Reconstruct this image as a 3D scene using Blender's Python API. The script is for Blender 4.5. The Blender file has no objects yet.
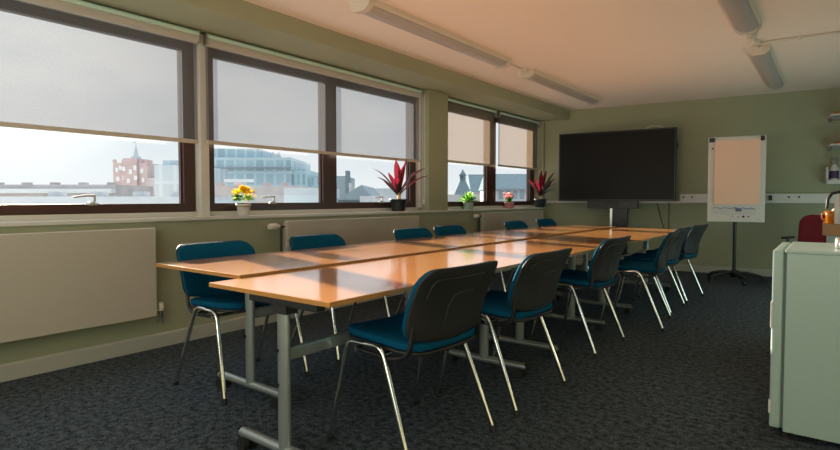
import bpy, bmesh, math, random
from mathutils import Vector, Matrix
random.seed(7)
R = math.radians
C = bpy.context.scene.collection
scn = bpy.context.scene

# ------------------------------------------------------------------ materials
def new_mat(name):
    m = bpy.data.materials.new(name); m.use_nodes = True
    nt = m.node_tree; nt.nodes.clear()
    out = nt.nodes.new('ShaderNodeOutputMaterial')
    return m, nt, out

def pbr(name, col, rough=.5, metal=0., noise=0., nscale=8., bump=0., bscale=60., coat=0., spec=.5, emit=None):
    m, nt, out = new_mat(name)
    b = nt.nodes.new('ShaderNodeBsdfPrincipled')
    b.inputs['Base Color'].default_value = (*col, 1)
    b.inputs['Roughness'].default_value = rough
    b.inputs['Metallic'].default_value = metal
    b.inputs['Specular IOR Level'].default_value = spec
    if coat:
        b.inputs['Coat Weight'].default_value = coat; b.inputs['Coat Roughness'].default_value = .12
    tc = nt.nodes.new('ShaderNodeTexCoord')
    if noise:
        n = nt.nodes.new('ShaderNodeTexNoise'); n.inputs['Scale'].default_value = nscale; n.inputs['Detail'].default_value = 4
        nt.links.new(tc.outputs['Object'], n.inputs['Vector'])
        mx = nt.nodes.new('ShaderNodeMix'); mx.data_type = 'RGBA'
        mx.inputs[6].default_value = (*[c * (1 - noise) for c in col], 1)
        mx.inputs[7].default_value = (*[min(1, c * (1 + noise)) for c in col], 1)
        nt.links.new(n.outputs['Fac'], mx.inputs[0]); nt.links.new(mx.outputs[2], b.inputs['Base Color'])
    if bump:
        n2 = nt.nodes.new('ShaderNodeTexNoise'); n2.inputs['Scale'].default_value = bscale; n2.inputs['Detail'].default_value = 3
        nt.links.new(tc.outputs['Object'], n2.inputs['Vector'])
        bp = nt.nodes.new('ShaderNodeBump'); bp.inputs['Strength'].default_value = bump; bp.inputs['Distance'].default_value = .01
        nt.links.new(n2.outputs['Fac'], bp.inputs['Height']); nt.links.new(bp.outputs['Normal'], b.inputs['Normal'])
    nt.links.new(b.outputs[0], out.inputs[0])
    return m

def wood_mat(name, c1, c2, rough, coat=0., spec=.5):
    m, nt, out = new_mat(name)
    b = nt.nodes.new('ShaderNodeBsdfPrincipled')
    tc = nt.nodes.new('ShaderNodeTexCoord'); mp = nt.nodes.new('ShaderNodeMapping')
    mp.inputs['Scale'].default_value = (26, 1.6, 26)
    n = nt.nodes.new('ShaderNodeTexNoise'); n.inputs['Scale'].default_value = 1.3; n.inputs['Detail'].default_value = 6
    n.inputs['Distortion'].default_value = .6
    mx = nt.nodes.new('ShaderNodeMix'); mx.data_type = 'RGBA'
    mx.inputs[6].default_value = (*c1, 1); mx.inputs[7].default_value = (*c2, 1)
    nt.links.new(tc.outputs['Object'], mp.inputs[0]); nt.links.new(mp.outputs[0], n.inputs['Vector'])
    nt.links.new(n.outputs['Fac'], mx.inputs[0]); nt.links.new(mx.outputs[2], b.inputs['Base Color'])
    b.inputs['Roughness'].default_value = rough; b.inputs['Specular IOR Level'].default_value = spec
    if coat: b.inputs['Coat Weight'].default_value = coat; b.inputs['Coat Roughness'].default_value = .11; b.inputs['Coat IOR'].default_value = 1.85
    nt.links.new(b.outputs[0], out.inputs[0])
    return m

def carpet_mat():
    m, nt, out = new_mat('carpet')
    b = nt.nodes.new('ShaderNodeBsdfPrincipled'); b.inputs['Roughness'].default_value = .95
    b.inputs['Specular IOR Level'].default_value = .15
    tc = nt.nodes.new('ShaderNodeTexCoord')
    n = nt.nodes.new('ShaderNodeTexNoise'); n.inputs['Scale'].default_value = 105; n.inputs['Detail'].default_value = 5; n.inputs['Roughness'].default_value = .75
    n3 = nt.nodes.new('ShaderNodeTexNoise'); n3.inputs['Scale'].default_value = 30; n3.inputs['Detail'].default_value = 3
    ad = nt.nodes.new('ShaderNodeMix'); ad.data_type = 'FLOAT'; ad.inputs[0].default_value = .35
    cr = nt.nodes.new('ShaderNodeValToRGB')
    cr.color_ramp.elements[0].position = .42; cr.color_ramp.elements[0].color = (.010, .013, .016, 1)
    cr.color_ramp.elements[1].position = .60; cr.color_ramp.elements[1].color = (.118, .150, .182, 1)
    nt.links.new(tc.outputs['Object'], n.inputs['Vector']); nt.links.new(tc.outputs['Object'], n3.inputs['Vector'])
    nt.links.new(n.outputs['Fac'], ad.inputs[2]); nt.links.new(n3.outputs['Fac'], ad.inputs[3])
    nt.links.new(ad.outputs[0], cr.inputs[0]); nt.links.new(cr.outputs[0], b.inputs['Base Color'])
    bp = nt.nodes.new('ShaderNodeBump'); bp.inputs['Strength'].default_value = .7; bp.inputs['Distance'].default_value = .01
    nt.links.new(n.outputs['Fac'], bp.inputs['Height']); nt.links.new(bp.outputs[0], b.inputs['Normal'])
    nt.links.new(b.outputs[0], out.inputs[0])
    return m

def glass_mat():
    m, nt, out = new_mat('window_glass')
    t = nt.nodes.new('ShaderNodeBsdfTransparent'); t.inputs[0].default_value = (.985, .995, 1, 1)
    g = nt.nodes.new('ShaderNodeBsdfGlossy'); g.inputs['Roughness'].default_value = .02
    mx = nt.nodes.new('ShaderNodeMixShader'); mx.inputs[0].default_value = .05
    nt.links.new(t.outputs[0], mx.inputs[1]); nt.links.new(g.outputs[0], mx.inputs[2]); nt.links.new(mx.outputs[0], out.inputs[0])
    return m

def blind_mat(name='sunscreen_fabric', op=.37, trc=(.075, .082, .095), dfc=(.25, .25, .25)):
    m, nt, out = new_mat(name)
    t = nt.nodes.new('ShaderNodeBsdfTransparent'); t.inputs[0].default_value = (.97, .98, 1, 1)
    tr = nt.nodes.new('ShaderNodeBsdfTranslucent'); tr.inputs[0].default_value = (*trc, 1)
    d = nt.nodes.new('ShaderNodeBsdfDiffuse'); d.inputs[0].default_value = (*dfc, 1)
    tc = nt.nodes.new('ShaderNodeTexCoord')
    w = nt.nodes.new('ShaderNodeTexChecker'); w.inputs['Scale'].default_value = 160
    nt.links.new(tc.outputs['Object'], w.inputs['Vector'])
    mr = nt.nodes.new('ShaderNodeMapRange'); mr.inputs[3].default_value = op - .02; mr.inputs[4].default_value = op + .02
    nt.links.new(w.outputs['Fac'], mr.inputs[0])
    m1 = nt.nodes.new('ShaderNodeMixShader'); m1.inputs[0].default_value = .5
    nt.links.new(d.outputs[0], m1.inputs[1]); nt.links.new(tr.outputs[0], m1.inputs[2])
    m2 = nt.nodes.new('ShaderNodeMixShader')
    nt.links.new(mr.outputs[0], m2.inputs[0]); nt.links.new(m1.outputs[0], m2.inputs[1]); nt.links.new(t.outputs[0], m2.inputs[2])
    nt.links.new(m2.outputs[0], out.inputs[0])
    return m

def facade_mat(name, wall, pane, sx, sz, mortar=.12, haze=0.):
    # storeys and window bays as a surface pattern
    m, nt, out = new_mat(name)
    b = nt.nodes.new('ShaderNodeBsdfPrincipled'); b.inputs['Roughness'].default_value = .6
    tc = nt.nodes.new('ShaderNodeTexCoord'); sep = nt.nodes.new('ShaderNodeSeparateXYZ')
    com = nt.nodes.new('ShaderNodeCombineXYZ')
    ax = nt.nodes.new('ShaderNodeMath'); ax.operation = 'ADD'
    nt.links.new(tc.outputs['Object'], sep.inputs[0])
    nt.links.new(sep.outputs[0], ax.inputs[0]); nt.links.new(sep.outputs[1], ax.inputs[1])
    nt.links.new(ax.outputs[0], com.inputs[0]); nt.links.new(sep.outputs[2], com.inputs[1])
    br = nt.nodes.new('ShaderNodeTexBrick'); br.offset = 0
    br.inputs['Color1'].default_value = (*pane, 1); br.inputs['Color2'].default_value = (*[c * .8 for c in pane], 1)
    br.inputs['Mortar'].default_value = (*wall, 1)
    br.inputs['Scale'].default_value = 1; br.inputs['Brick Width'].default_value = sx; br.inputs['Row Height'].default_value = sz
    br.inputs['Mortar Size'].default_value = mortar * sz; br.inputs['Mortar Smooth'].default_value = .1
    nt.links.new(com.outputs[0], br.inputs['Vector']); nt.links.new(br.outputs[0], b.inputs['Base Color'])
    nt.links.new(b.outputs[0], out.inputs[0])
    return m

def lin(r, g, b):
    f = lambda v: ((v / 255) / 12.92) if v <= 10.3 else (((v / 255) + .055) / 1.055) ** 2.4
    return (f(r), f(g), f(b))

# look controls -------------------------------------------------------
BL_OPEN = .37
SUN_E = 27.
SUN_SLOPE = -.27      # dy per dx of the sunlight in plan
SUN_TAN = .268         # drop per metre across the room
SKY_E = 1.0

M = {}
M['wall'] = pbr('sage_wall_paint', (.33, .345, .225), .75, noise=.03, nscale=3)
M['ceiling'] = pbr('ceiling_paint', (.90, .80, .72), .9)  # warm glow bounced off the tables is tinted into the white
M['carpet'] = carpet_mat()
M['skirting'] = pbr('skirting_paint', (.42, .42, .36), .5)
M['trim'] = pbr('white_trim_paint', (.62, .60, .54), .45)
M['sill'] = pbr('sill_paint', (.60, .59, .53), .35)
M['brown'] = pbr('brown_frame', (.050, .020, .013), .35)
M['glass'] = glass_mat()
M['blind'] = blind_mat()
M['blind_warm'] = blind_mat('cream_screen_fabric', .30, (.12, .092, .068), (.30, .27, .23))
M['rail'] = pbr('blind_rail', (.52, .46, .38), .5)
M['cassette'] = pbr('blind_roller', (.50, .46, .40), .55)
M['cassette_top'] = pbr('blind_headrail', (.55, .76, .64), .3)
M['chrome'] = pbr('chrome', (.78, .76, .72), .16, 1.)
M['steel'] = pbr('silver_grey_steel', (.36, .40, .39), .3, .6)
M['nickel'] = pbr('satin_handle', (.6, .6, .58), .3, 1.)
M['fabric'] = pbr('teal_fabric', (.0015, .075, .150), .85, noise=.12, nscale=120, bump=.25, bscale=300, spec=.08)
M['plastic'] = pbr('black_plastic', (.018, .018, .018), .55, bump=.1, bscale=250)
M['rubber'] = pbr('black_rubber', (.012, .012, .012), .6)
M['black'] = pbr('black_metal', (.014, .014, .016), .4)
M['screen'] = pbr('dark_screen', (.010, .010, .010), .4, spec=.15)
M['bezel'] = pbr('screen_bezel', (.012, .012, .012), .4)
M['table'] = wood_mat('beech_laminate', (.57, .22, .048), (.67, .30, .075), .30, coat=1., spec=.5)
M['edge'] = wood_mat('beech_edging', (.42, .19, .045), (.50, .24, .065), .4)
M['radiator'] = pbr('radiator_enamel', (.50, .46, .38), .4)
M['white_plastic'] = pbr('white_plastic', (.68, .66, .62), .4)
M['pipe'] = pbr('dark_pipe', (.06, .055, .045), .45, .6)
M['diffuser'] = pbr('prismatic_diffuser', (.46, .44, .44), .28, bump=.25, bscale=180)
M['lamp_body'] = pbr('lamp_body', (.66, .60, .50), .5)
M['board'] = pbr('white_board', (.66, .63, .59), .35)
M['paper'] = pbr('flipchart_paper', (.90, .60, .45), .85)  # peach of the warm room light put into the paper colour
M['ink_blue'] = pbr('blue_ink', (.12, .14, .34), .7)
M['ink_grey'] = pbr('grey_ink', (.36, .35, .36), .7)
M['fridge'] = pbr('fridge_enamel', (.38, .50, .46), .3, bump=.03, bscale=90)
M['seal'] = pbr('fridge_seal', (.10, .14, .12), .6)
M['red_fabric'] = pbr('red_fabric', (.15, .004, .010), .85, noise=.15, nscale=150)
M['oak'] = wood_mat('oak_counter', (.30, .15, .04), (.40, .21, .06), .4)
M['orange_glaze'] = pbr('orange_glaze', (.50, .16, .012), .25)
M['cream'] = pbr('cream', (.75, .70, .58), .5)
M['purple'] = pbr('purple_label', (.05, .03, .10), .5)
M['grey_cap'] = pbr('grey_cap', (.25, .25, .24), .5)
M['pot_white'] = pbr('white_pot', (.72, .70, .66), .5)
M['pot_dark'] = pbr('dark_pot', (.030, .040, .045), .45)
M['pot_green'] = pbr('pale_green_pot', (.42, .52, .46), .5)
M['pot_pink'] = pbr('pink_pot', (.72, .28, .28), .5)
M['soil'] = pbr('potting_soil', (.035, .022, .014), .9)
M['twine'] = pbr('twine', (.35, .20, .08), .9)
def leaf_mat(name, col, trans=.45):
    m, nt, out = new_mat(name)
    d = nt.nodes.new('ShaderNodeBsdfPrincipled'); d.inputs['Base Color'].default_value = (*col, 1); d.inputs['Roughness'].default_value = .45
    t = nt.nodes.new('ShaderNodeBsdfTranslucent'); t.inputs[0].default_value = (*[min(1, c * 1.5) for c in col], 1)
    mx = nt.nodes.new('ShaderNodeMixShader'); mx.inputs[0].default_value = trans
    nt.links.new(d.outputs[0], mx.inputs[1]); nt.links.new(t.outputs[0], mx.inputs[2]); nt.links.new(mx.outputs[0], out.inputs[0])
    return m
M['leaf'] = leaf_mat('fresh_leaf', (.10, .34, .02))
M['leaf_dark'] = leaf_mat('dark_leaf', (.02, .13, .02))
M['yellow'] = leaf_mat('yellow_petal', (.95, .62, .01))
M['orange'] = leaf_mat('orange_petal', (.95, .28, .02))
M['lime'] = leaf_mat('lime_leaf', (.50, .72, .03))
M['pale_lime'] = leaf_mat('pale_lime_leaf', (.55, .80, .25))
M['pink'] = leaf_mat('pink_petal', (.90, .30, .32))
M['crimson'] = leaf_mat('crimson_leaf', (.19, .012, .026), .22)
M['maroon'] = leaf_mat('maroon_leaf', (.055, .022, .026), .2)
M['olive'] = leaf_mat('olive_leaf', (.10, .13, .09), .35)
M['stalk'] = leaf_mat('pale_stalk', (.62, .45, .22), .2)

# ------------------------------------------------------------------ mesh builder
class MB:
    def __init__(s): s.v = []; s.f = []; s.sm = []; s.mi = []
    def add(s, vs, fs, smooth=False, T=None, mi=0):
        n = len(s.v)
        for p in vs:
            p = Vector(p)
            s.v.append(T @ p if T is not None else p)
        for f in fs: s.f.append([i + n for i in f]); s.sm.append(smooth); s.mi.append(mi)
        return s
    def box(s, x0, x1, y0, y1, z0, z1, T=None, b=0., mi=0):
        if b:
            bm = bmesh.new(); bmesh.ops.create_cube(bm, size=1)
            for v in bm.verts:
                v.co = Vector(((x0 + x1) / 2 + v.co.x * (x1 - x0), (y0 + y1) / 2 + v.co.y * (y1 - y0), (z0 + z1) / 2 + v.co.z * (z1 - z0)))
            bmesh.ops.bevel(bm, geom=list(bm.edges), offset=b, segments=2, affect='EDGES', profile=.5)
            bm.verts.index_update()
            vs = [v.co.copy() for v in bm.verts]; fs = [[v.index for v in f.verts] for f in bm.faces]; bm.free()
            return s.add(vs, fs, False, T, mi)
        vs = [(x, y, z) for x in (x0, x1) for y in (y0, y1) for z in (z0, z1)]
        fs = [(0, 1, 3, 2), (4, 6, 7, 5), (0, 4, 5, 1), (2, 3, 7, 6), (0, 2, 6, 4), (1, 5, 7, 3)]
        return s.add(vs, fs, False, T, mi)
    def tube(s, pts, r, n=10, sx=1., caps=True, T=None, mi=0):
        pts = [Vector(p) for p in pts]
        rs = r if isinstance(r, (list, tuple)) else [r] * len(pts)
        rings = []; up = None
        for i, p in enumerate(pts):
            if i == 0: t = pts[1] - pts[0]
            elif i == len(pts) - 1: t = pts[-1] - pts[-2]
            else: t = (pts[i + 1] - p).normalized() + (p - pts[i - 1]).normalized()
            t.normalize()
            if up is None:
                up = Vector((0, 0, 1)) if abs(t.z) < .9 else Vector((1, 0, 0))
            a = t.cross(up)
            if a.length < 1e-4: a = t.orthogonal()
            a.normalize(); bb = a.cross(t).normalized(); up = bb
            rings.append([p + a * (rs[i] * math.cos(2 * math.pi * k / n)) * sx + bb * (rs[i] * math.sin(2 * math.pi * k / n)) for k in range(n)])
        vs = [q for rg in rings for q in rg]; fs = []
        for i in range(len(pts) - 1):
            for k in range(n):
                k2 = (k + 1) % n
                fs.append((i * n + k, i * n + k2, (i + 1) * n + k2, (i + 1) * n + k))
        s.add(vs, fs, True, T, mi)
        if caps:
            s.add(rings[0], [list(range(n))[::-1]], False, T, mi); s.add(rings[-1], [list(range(n))], False, T, mi)
        return s
    def cyl(s, p0, p1, r, n=16, r2=None, T=None, mi=0):
        return s.tube([p0, p1], [r, r if r2 is None else r2], n, T=T, mi=mi)
    def lathe(s, prof, n=20, T=None, mi=0):
        vs = []; fs = []
        for (r, z) in prof:
            for k in range(n):
                a = 2 * math.pi * k / n; vs.append((r * math.cos(a), r * math.sin(a), z))
        for i in range(len(prof) - 1):
            for k in range(n):
                k2 = (k + 1) % n; fs.append((i * n + k, i * n + k2, (i + 1) * n + k2, (i + 1) * n + k))
        s.add(vs, fs, True, T, mi)
        s.add(vs[:n], [list(range(n))[::-1]], False, T, mi); s.add(vs[-n:], [list(range(n))], False, T, mi)
        return s
    def prism(s, poly, axis, a, b, T=None, mi=0, smooth=False):
        # poly: list of 2D points; extruded along axis from a to b
        def P(u, w, t):
            return {'x': (t, u, w), 'y': (u, t, w), 'z': (u, w, t)}[axis]
        n = len(poly)
        vs = [P(u, w, a) for u, w in poly] + [P(u, w, b) for u, w in poly]
        s.add(vs, [(i, (i + 1) % n, n + (i + 1) % n, n + i) for i in range(n)], smooth, T, mi)
        s.add(vs[:n], [list(range(n))[::-1]], False, T, mi); s.add(vs[n:], [list(range(n))], False, T, mi)
        return s
    def build(s, name, mats, parent=None, loc=None):
        me = bpy.data.meshes.new(name)
        me.from_pydata([tuple(p) for p in s.v], [], s.f); me.update()
        me.polygons.foreach_set('use_smooth', s.sm)
        ms = mats if isinstance(mats, (list, tuple)) else [mats]
        for m in ms: me.materials.append(m)
        me.polygons.foreach_set('material_index', s.mi)
        bm = bmesh.new(); bm.from_mesh(me); bmesh.ops.recalc_face_normals(bm, faces=bm.faces); bm.to_mesh(me); bm.free()
        o = bpy.data.objects.new(name, me); C.objects.link(o)
        if loc is not None: o.location = loc
        if parent is not None: o.parent = parent
        return o

def tag(o, label=None, cat=None, group=None, kind=None):
    if label: o['label'] = label
    if cat: o['category'] = cat
    if group: o['group'] = group
    if kind: o['kind'] = kind
    return o
def empty(name, loc=(0, 0, 0), rz=0.):
    o = bpy.data.objects.new(name, None); o.empty_display_size = .1
    C.objects.link(o); o.location = loc; o.rotation_euler = (0, 0, rz)
    return o
def thing(name, label, cat, loc=(0, 0, 0), rz=0., group=None):
    return tag(empty(name, loc, rz), label, cat, group)
def struct(name, mb, mat, label=None, cat=None, parent=None):
    o = mb.build(name, mat, parent)
    if parent is None: tag(o, label, cat, None, 'structure')
    return o
def copy_tree(o, parent=None):
    c = o.copy(); C.objects.link(c); c.parent = parent
    for ch in list(o.children): copy_tree(ch, c)
    return c
def T_(x=0, y=0, z=0, rz=0., rx=0., ry=0.):
    return Matrix.Translation((x, y, z)) @ Matrix.Rotation(rz, 4, 'Z') @ Matrix.Rotation(ry, 4, 'Y') @ Matrix.Rotation(rx, 4, 'X')
def arc_pts(pts, rad=.03, n=5):
    # round the corners of a polyline
    pts = [Vector(p) for p in pts]; out = [pts[0]]
    for i in range(1, len(pts) - 1):
        a, b, c = pts[i - 1], pts[i], pts[i + 1]
        d1 = min(rad, (a - b).length * .45); d2 = min(rad, (c - b).length * .45)
        p = b + (a - b).normalized() * d1; q = b + (c - b).normalized() * d2
        for k in range(n + 1):
            t = k / n; out.append(p * (1 - t) ** 2 + b * 2 * t * (1 - t) + q * t * t)
    out.append(pts[-1]); return out

# ------------------------------------------------------------------ camera
CAMX, CAMH, F = 3.922, 1.09, 540.
YAW = math.atan(412 / 540.); PITCH = math.atan(20 / 540.)
cd = bpy.data.cameras.new('camera'); cam = bpy.data.objects.new('camera', cd); C.objects.link(cam)
cam.location = (CAMX, 0, CAMH); cam.rotation_euler = (math.pi / 2 - PITCH, 0, YAW)
cd.sensor_width = 36; cd.lens = F / 840 * 36; cd.shift_y = -6 / 840; cd.clip_start = .05; cd.clip_end = 2000
scn.camera = cam
def far_pt(u, depth):
    """plan position of something seen in column u at a distance along the view"""
    a = (u - 420) / F
    fx, fy = -math.sin(YAW), math.cos(YAW)
    return Vector((CAMX + depth * (fx + fy * a), depth * (fy - fx * a)))
def far_z(v, depth): return CAMH + (199 - v) * depth / F

# ------------------------------------------------------------------ room shell
CEIL = 2.56; SOFF = 2.415; RX = 4.85; YB = -1.6; FANG = math.atan(.114)
def fy(x): return 8.64 + .114 * x
WF = T_(0, 8.64, 0, FANG)               # frame of the far wall: x along it, -y into the room

mb = MB(); mb.add([(-.45, YB - .2, 0), (RX + .2, YB - .2, 0), (RX + .2, 9.6, 0), (-.45, 9.6, 0),
                   (-.45, YB - .2, -.1), (RX + .2, YB - .2, -.1), (RX + .2, 9.6, -.1), (-.45, 9.6, -.1)],
                  [(0, 1, 2, 3), (7, 6, 5, 4), (0, 4, 5, 1), (1, 5, 6, 2), (2, 6, 7, 3), (3, 7, 4, 0)])
struct('floor', mb, M['carpet'], 'dark blue grey speckled carpet floor', 'floor')
mb = MB(); mb.box(-.45, RX + .2, YB - .2, 9.6, CEIL, CEIL + .1)
struct('ceiling', mb, M['ceiling'], 'plain white painted ceiling', 'ceiling')

# window wall: low wall, piers, strip above the windows
WZ0, WZ1 = .985, 2.335                   # frame bottom / top
X0, X1 = -.17, -.30                       # inner / outer face of the recessed wall
R1A, R1B, R2A, R2B = YB, 5.32, 5.73, 8.61
mb = MB()
mb.box(-.30, 0, YB, 8.9, 0, .925)
mb.box(X1, X0, YB, 8.9, WZ1, SOFF)
mb.box(-.30, 0, R1B, R2A, .925, SOFF)
mb.box(-.30, 0, R2B, 8.9, .925, SOFF)
struct('wall_left', mb, M['wall'], 'sage green window wall with a recessed run of windows', 'wall')
mb = MB(); mb.box(-.30, .42, YB, 8.9, SOFF, CEIL)
struct('trim_1', mb, M['wall'], 'sage green boxed bulkhead running above the windows', 'bulkhead')
mb = MB(); mb.box(-.3, RX + .3, 0, .15, 0, CEIL, WF)
struct('wall_far', mb, M['wall'], 'sage green far wall behind the screen', 'wall')
mb = MB(); mb.box(RX, RX + .15, YB, 9.3, 0, CEIL)
struct('wall_right', mb, M['wall'], 'sage green right wall', 'wall')
mb = MB(); mb.box(-.3, RX + .15, YB - .15, YB, 0, CEIL)
struct('wall_back', mb, M['wall'], 'sage green rear wall', 'wall')
mb = MB(); mb.box(0, .018, YB, 8.62, 0, .092); mb.prism([(0, .092), (.018, .092), (.010, .104), (0, .104)], 'y', YB, 8.62)
struct('baseboard_left', mb, M['skirting'], 'cream skirting board under the windows', 'skirting')
mb = MB(); mb.box(.02, RX, -.018, 0, 0, .086, WF); mb.box(.02, RX, -.010, 0, .086, .097, WF)
struct('baseboard_far', mb, M['skirting'], 'cream skirting board along the far wall', 'skirting')
# window boards (sill) in the two recesses with a small upstand at the frames
mb = MB()
for a, b in ((R1A, R1B), (R2A, R2B)):
    mb.box(X0, .022, a, b, .925, .950, b=.004)
    mb.box(X0 - .005, X0 + .012, a, b, .950, .987)
mb.box(0, .022, R1B, R2A, .925, .950); mb.box(0, .022, R2B, 8.64, .925, .950)
struct('trim_2', mb, M['sill'], 'cream window sill running the length of the wall', 'window sill')
mb = MB(); mb.box(X0 - .06, X0 + .075, 2.380, 2.452, .95, 2.40)
struct('trim_3', mb, M['trim'], 'white upright strip between the two big windows', 'trim')

# windows ------------------------------------------------------------------
def window(n, y0, y1, mull, label, handles, gz=(1.055, 2.262)):
    """outer frame y0..y1, mull = list of (y0,y1) glass openings"""
    w = empty('window_%d' % n); tag(w, label, 'window', None, 'structure')
    f = MB()
    xi, xo = X0, X0 - .058
    f.box(xo, xi, y0, y1, WZ0, gz[0]); f.box(xo, xi, y0, y1, gz[1], WZ1)
    edges = [y0] + [e for m_ in mull for e in m_] + [y1]
    for i in range(0, len(edges), 2):
        f.box(xo, xi, edges[i], edges[i + 1], gz[0], gz[1])
        if edges[i + 1] - edges[i] > .12:      # meeting line of frame and post
            c = (edges[i] + edges[i + 1]) / 2
            f.box(xi, xi + .008, c - .030, c + .030, WZ0 + .02, WZ1 - .02)
    for (a, b) in mull:                          # glazing beads
        f.box(xo, xo + .03, a, a + .012, gz[0], gz[1]); f.box(xo, xo + .03, b - .012, b, gz[0], gz[1])
    f.build('window_frame', M['brown'], w)
    for (a, b) in mull:
        p = MB(); p.add([(xo + .015, a, gz[0]), (xo + .015, b, gz[0]), (xo + .015, b, gz[1]), (xo + .015, a, gz[1])], [(0, 1, 2, 3)]); p.build('pane', M['glass'], w)
    for hy in handles:
        h = MB()
        h.lathe([(.006, -.004), (.045, .0), (.040, .012), (.016, .022)], 16, T_(xi + .012, hy, gz[0] - .006) @ Matrix.Scale(.5, 4, (1, 0, 0)))
        h.cyl((xi + .012, hy + .012, gz[0] + .006), (xi + .020, hy + .012, gz[0] + .056), .009, 8)
        h.tube([(xi + .020, hy + .016, gz[0] + .058), (xi + .022, hy - .06, gz[0] + .056), (xi + .022, hy - .125, gz[0] + .046)], [.009, .008, .006], 8, sx=1.2)
        h.build('handle', M['nickel'], w)
    return w
window(1, YB, 2.372, [(YB + .08, .45), (.62, 2.277)], 'nearest brown framed window at the left of the room', [1.60])
window(2, 2.456, 3.845, [(2.543, 3.752)], 'brown framed window beside the upright strip, behind the yellow flowers', [3.12])
window(3, 3.845, 5.275, [(3.938, 5.165)], 'brown framed window just before the pier, behind the first red plant', [4.62])
window(4, R2A - .03, 7.135, [(5.82, 7.010)], 'brown framed window past the pier, behind the green potted plant', [])
window(5, 7.135, R2B, [(7.270, 8.440)], 'furthest brown framed window, behind the pink flowers', [])
mb = MB(); mb.box(X1, X0, YB, R1B, .92, WZ0); mb.box(X1, X0, R2A, R2B, .92, WZ0); mb.box(X1, X0 + .07, 5.276, R1B, WZ0, WZ1 + .02)
struct('trim_4', mb, M['trim'], 'cream packing under the window frames', 'trim')

# roller blinds --------------------------------------------------------------
def blind(y0, y1, zb, label, xb=-.075, tube=.042, mt='cassette', fab='blind'):
    o = thing('roller_blind', label, 'blind', (xb, (y0 + y1) / 2, zb), 0, 'roller blinds at the windows')
    h = (y1 - y0) / 2; zt = 2.392 - zb
    s = MB()
    n = 12
    s.add([(0, -h + 2 * h * i / n, z) for i in range(n + 1) for z in (.012, zt - .03)], [(2 * i, 2 * i + 2, 2 * i + 3, 2 * i + 1) for i in range(n)])
    s.build('screen_fabric', M[fab], o)
    b = MB(); b.box(-.008, .010, -h, h, -.008, .022, b=.003); b.build('bottom_rail', M['rail'], o)
    r = MB(); r.cyl((-.012, -h, zt - tube), (-.012, h, zt - tube), tube, 20); r.build('roller_tube', M[mt], o)
    c = MB(); c.box(-.03, .018, -h, h, zt - .012, zt + .004); c.tube([(.024, -h, zt - .008), (.024, h, zt - .008)], .018, 10); c.build('head_rail', M['cassette_top'], o)
    for e in (-h - .006, h + .006):
        k = MB(); k.box(-.055, .035, e - .006, e + .006, zt - .085, zt + .012); k.tube([(.03, e, zt - .06), (.036, e, zt - .02), (.02, e, zt + .008)], .008, 6); k.build('bracket', M['nickel'], o)
    return o
blind(-1.0, 2.345, 1.535, 'grey mesh roller blind over the nearest window, left of the upright strip')
blind(2.420, 5.225, 1.540, 'wide grey mesh roller blind covering the window pair before the pier')
blind(5.745, 7.085, 1.580, 'cream mesh roller blind directly right of the pier', -.10, .018, 'brown', 'blind_warm')
blind(7.215, 8.57, 1.590, 'cream mesh roller blind nearest the far wall', -.10, .018, 'brown', 'blind_warm')
mb = MB(); mb.tube([(-.05, 5.262, 2.36), (-.05, 5.262, 1.07)], .004, 6); mb.tube([(-.02, 5.262, 2.36), (-.02, 5.262, 1.07)], .004, 6)
mb.lathe([(.003, 1.02), (.014, 1.03), (.014, 1.07), (.003, 1.085)], 10, T_(-.035, 5.262, 0))
tag(mb.build('blind_chain', M['white_plastic']), 'white blind pull chain hanging beside the pier', 'chain')

# radiators -------------------------------------------------------------------
def radiator(y0, y1, z0, z1, label, valve):
    o = thing('radiator', label, 'radiator', (.06, (y0 + y1) / 2, z0), 0, 'flat panel radiators under the windows')
    h = (y1 - y0) / 2; H = z1 - z0
    p = MB(); p.box(-.005, .04, -h, h, 0, H, b=.006); p.build('panel', M['radiator'], o)
    g = MB(); g.box(-.045, -.005, -h + .02, h - .02, .03, H - .02); g.build('convector', M['radiator'], o)
    for s in (-.7, .7):
        b = MB(); b.box(-.06, -.04, s * h - .02, s * h + .02, .05, H - .05); b.build('bracket', M['white_plastic'], o)
    if valve == 'low':
        v = MB(); v.cyl((0, h, .03), (0, h + .045, .03), .010, 10); v.cyl((0, h + .045, -.05), (0, h + .045, .03), .013, 10)
        v.cyl((0, h + .045, -.055), (-.055, h + .045, -.055), .010, 8); v.build('valve_tail', M['chrome'], o)
        c = MB(); c.lathe([(.017, .0), (.021, .01), (.019, .055), (.010, .06)], 14, T_(0, h + .045, .03)); c.build('valve_cap', M['cream'], o)
    else:
        v = MB(); v.cyl((0, -h, H - .05), (0, -h - .05, H - .05), .010, 10); v.cyl((0, -h - .035, H - .05), (0, -h - .035, -z0 + .06), .009, 10)
        v.build('pipe', M['pipe'], o)
        c = MB(); Tt = T_(0, -h - .05, H - .045) @ Matrix.Rotation(R(90), 4, 'X')
        c.lathe([(.013, 0), (.020, .02), (.026, .03), (.027, .10), (.020, .115)], 16, Tt); c.build('thermostat_head', M['cream'], o)
    return o
radiator(-.9, 1.912, .25, .885, 'long cream flat panel radiator at the near left under the nearest window', 'low')
radiator(3.075, 5.00, .27, .895, 'cream flat panel radiator behind the second window side chair', 'top')
radiator(6.45, 8.40, .28, .900, 'cream flat panel radiator furthest away, under the pair of windows past the pier', 'top')

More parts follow.
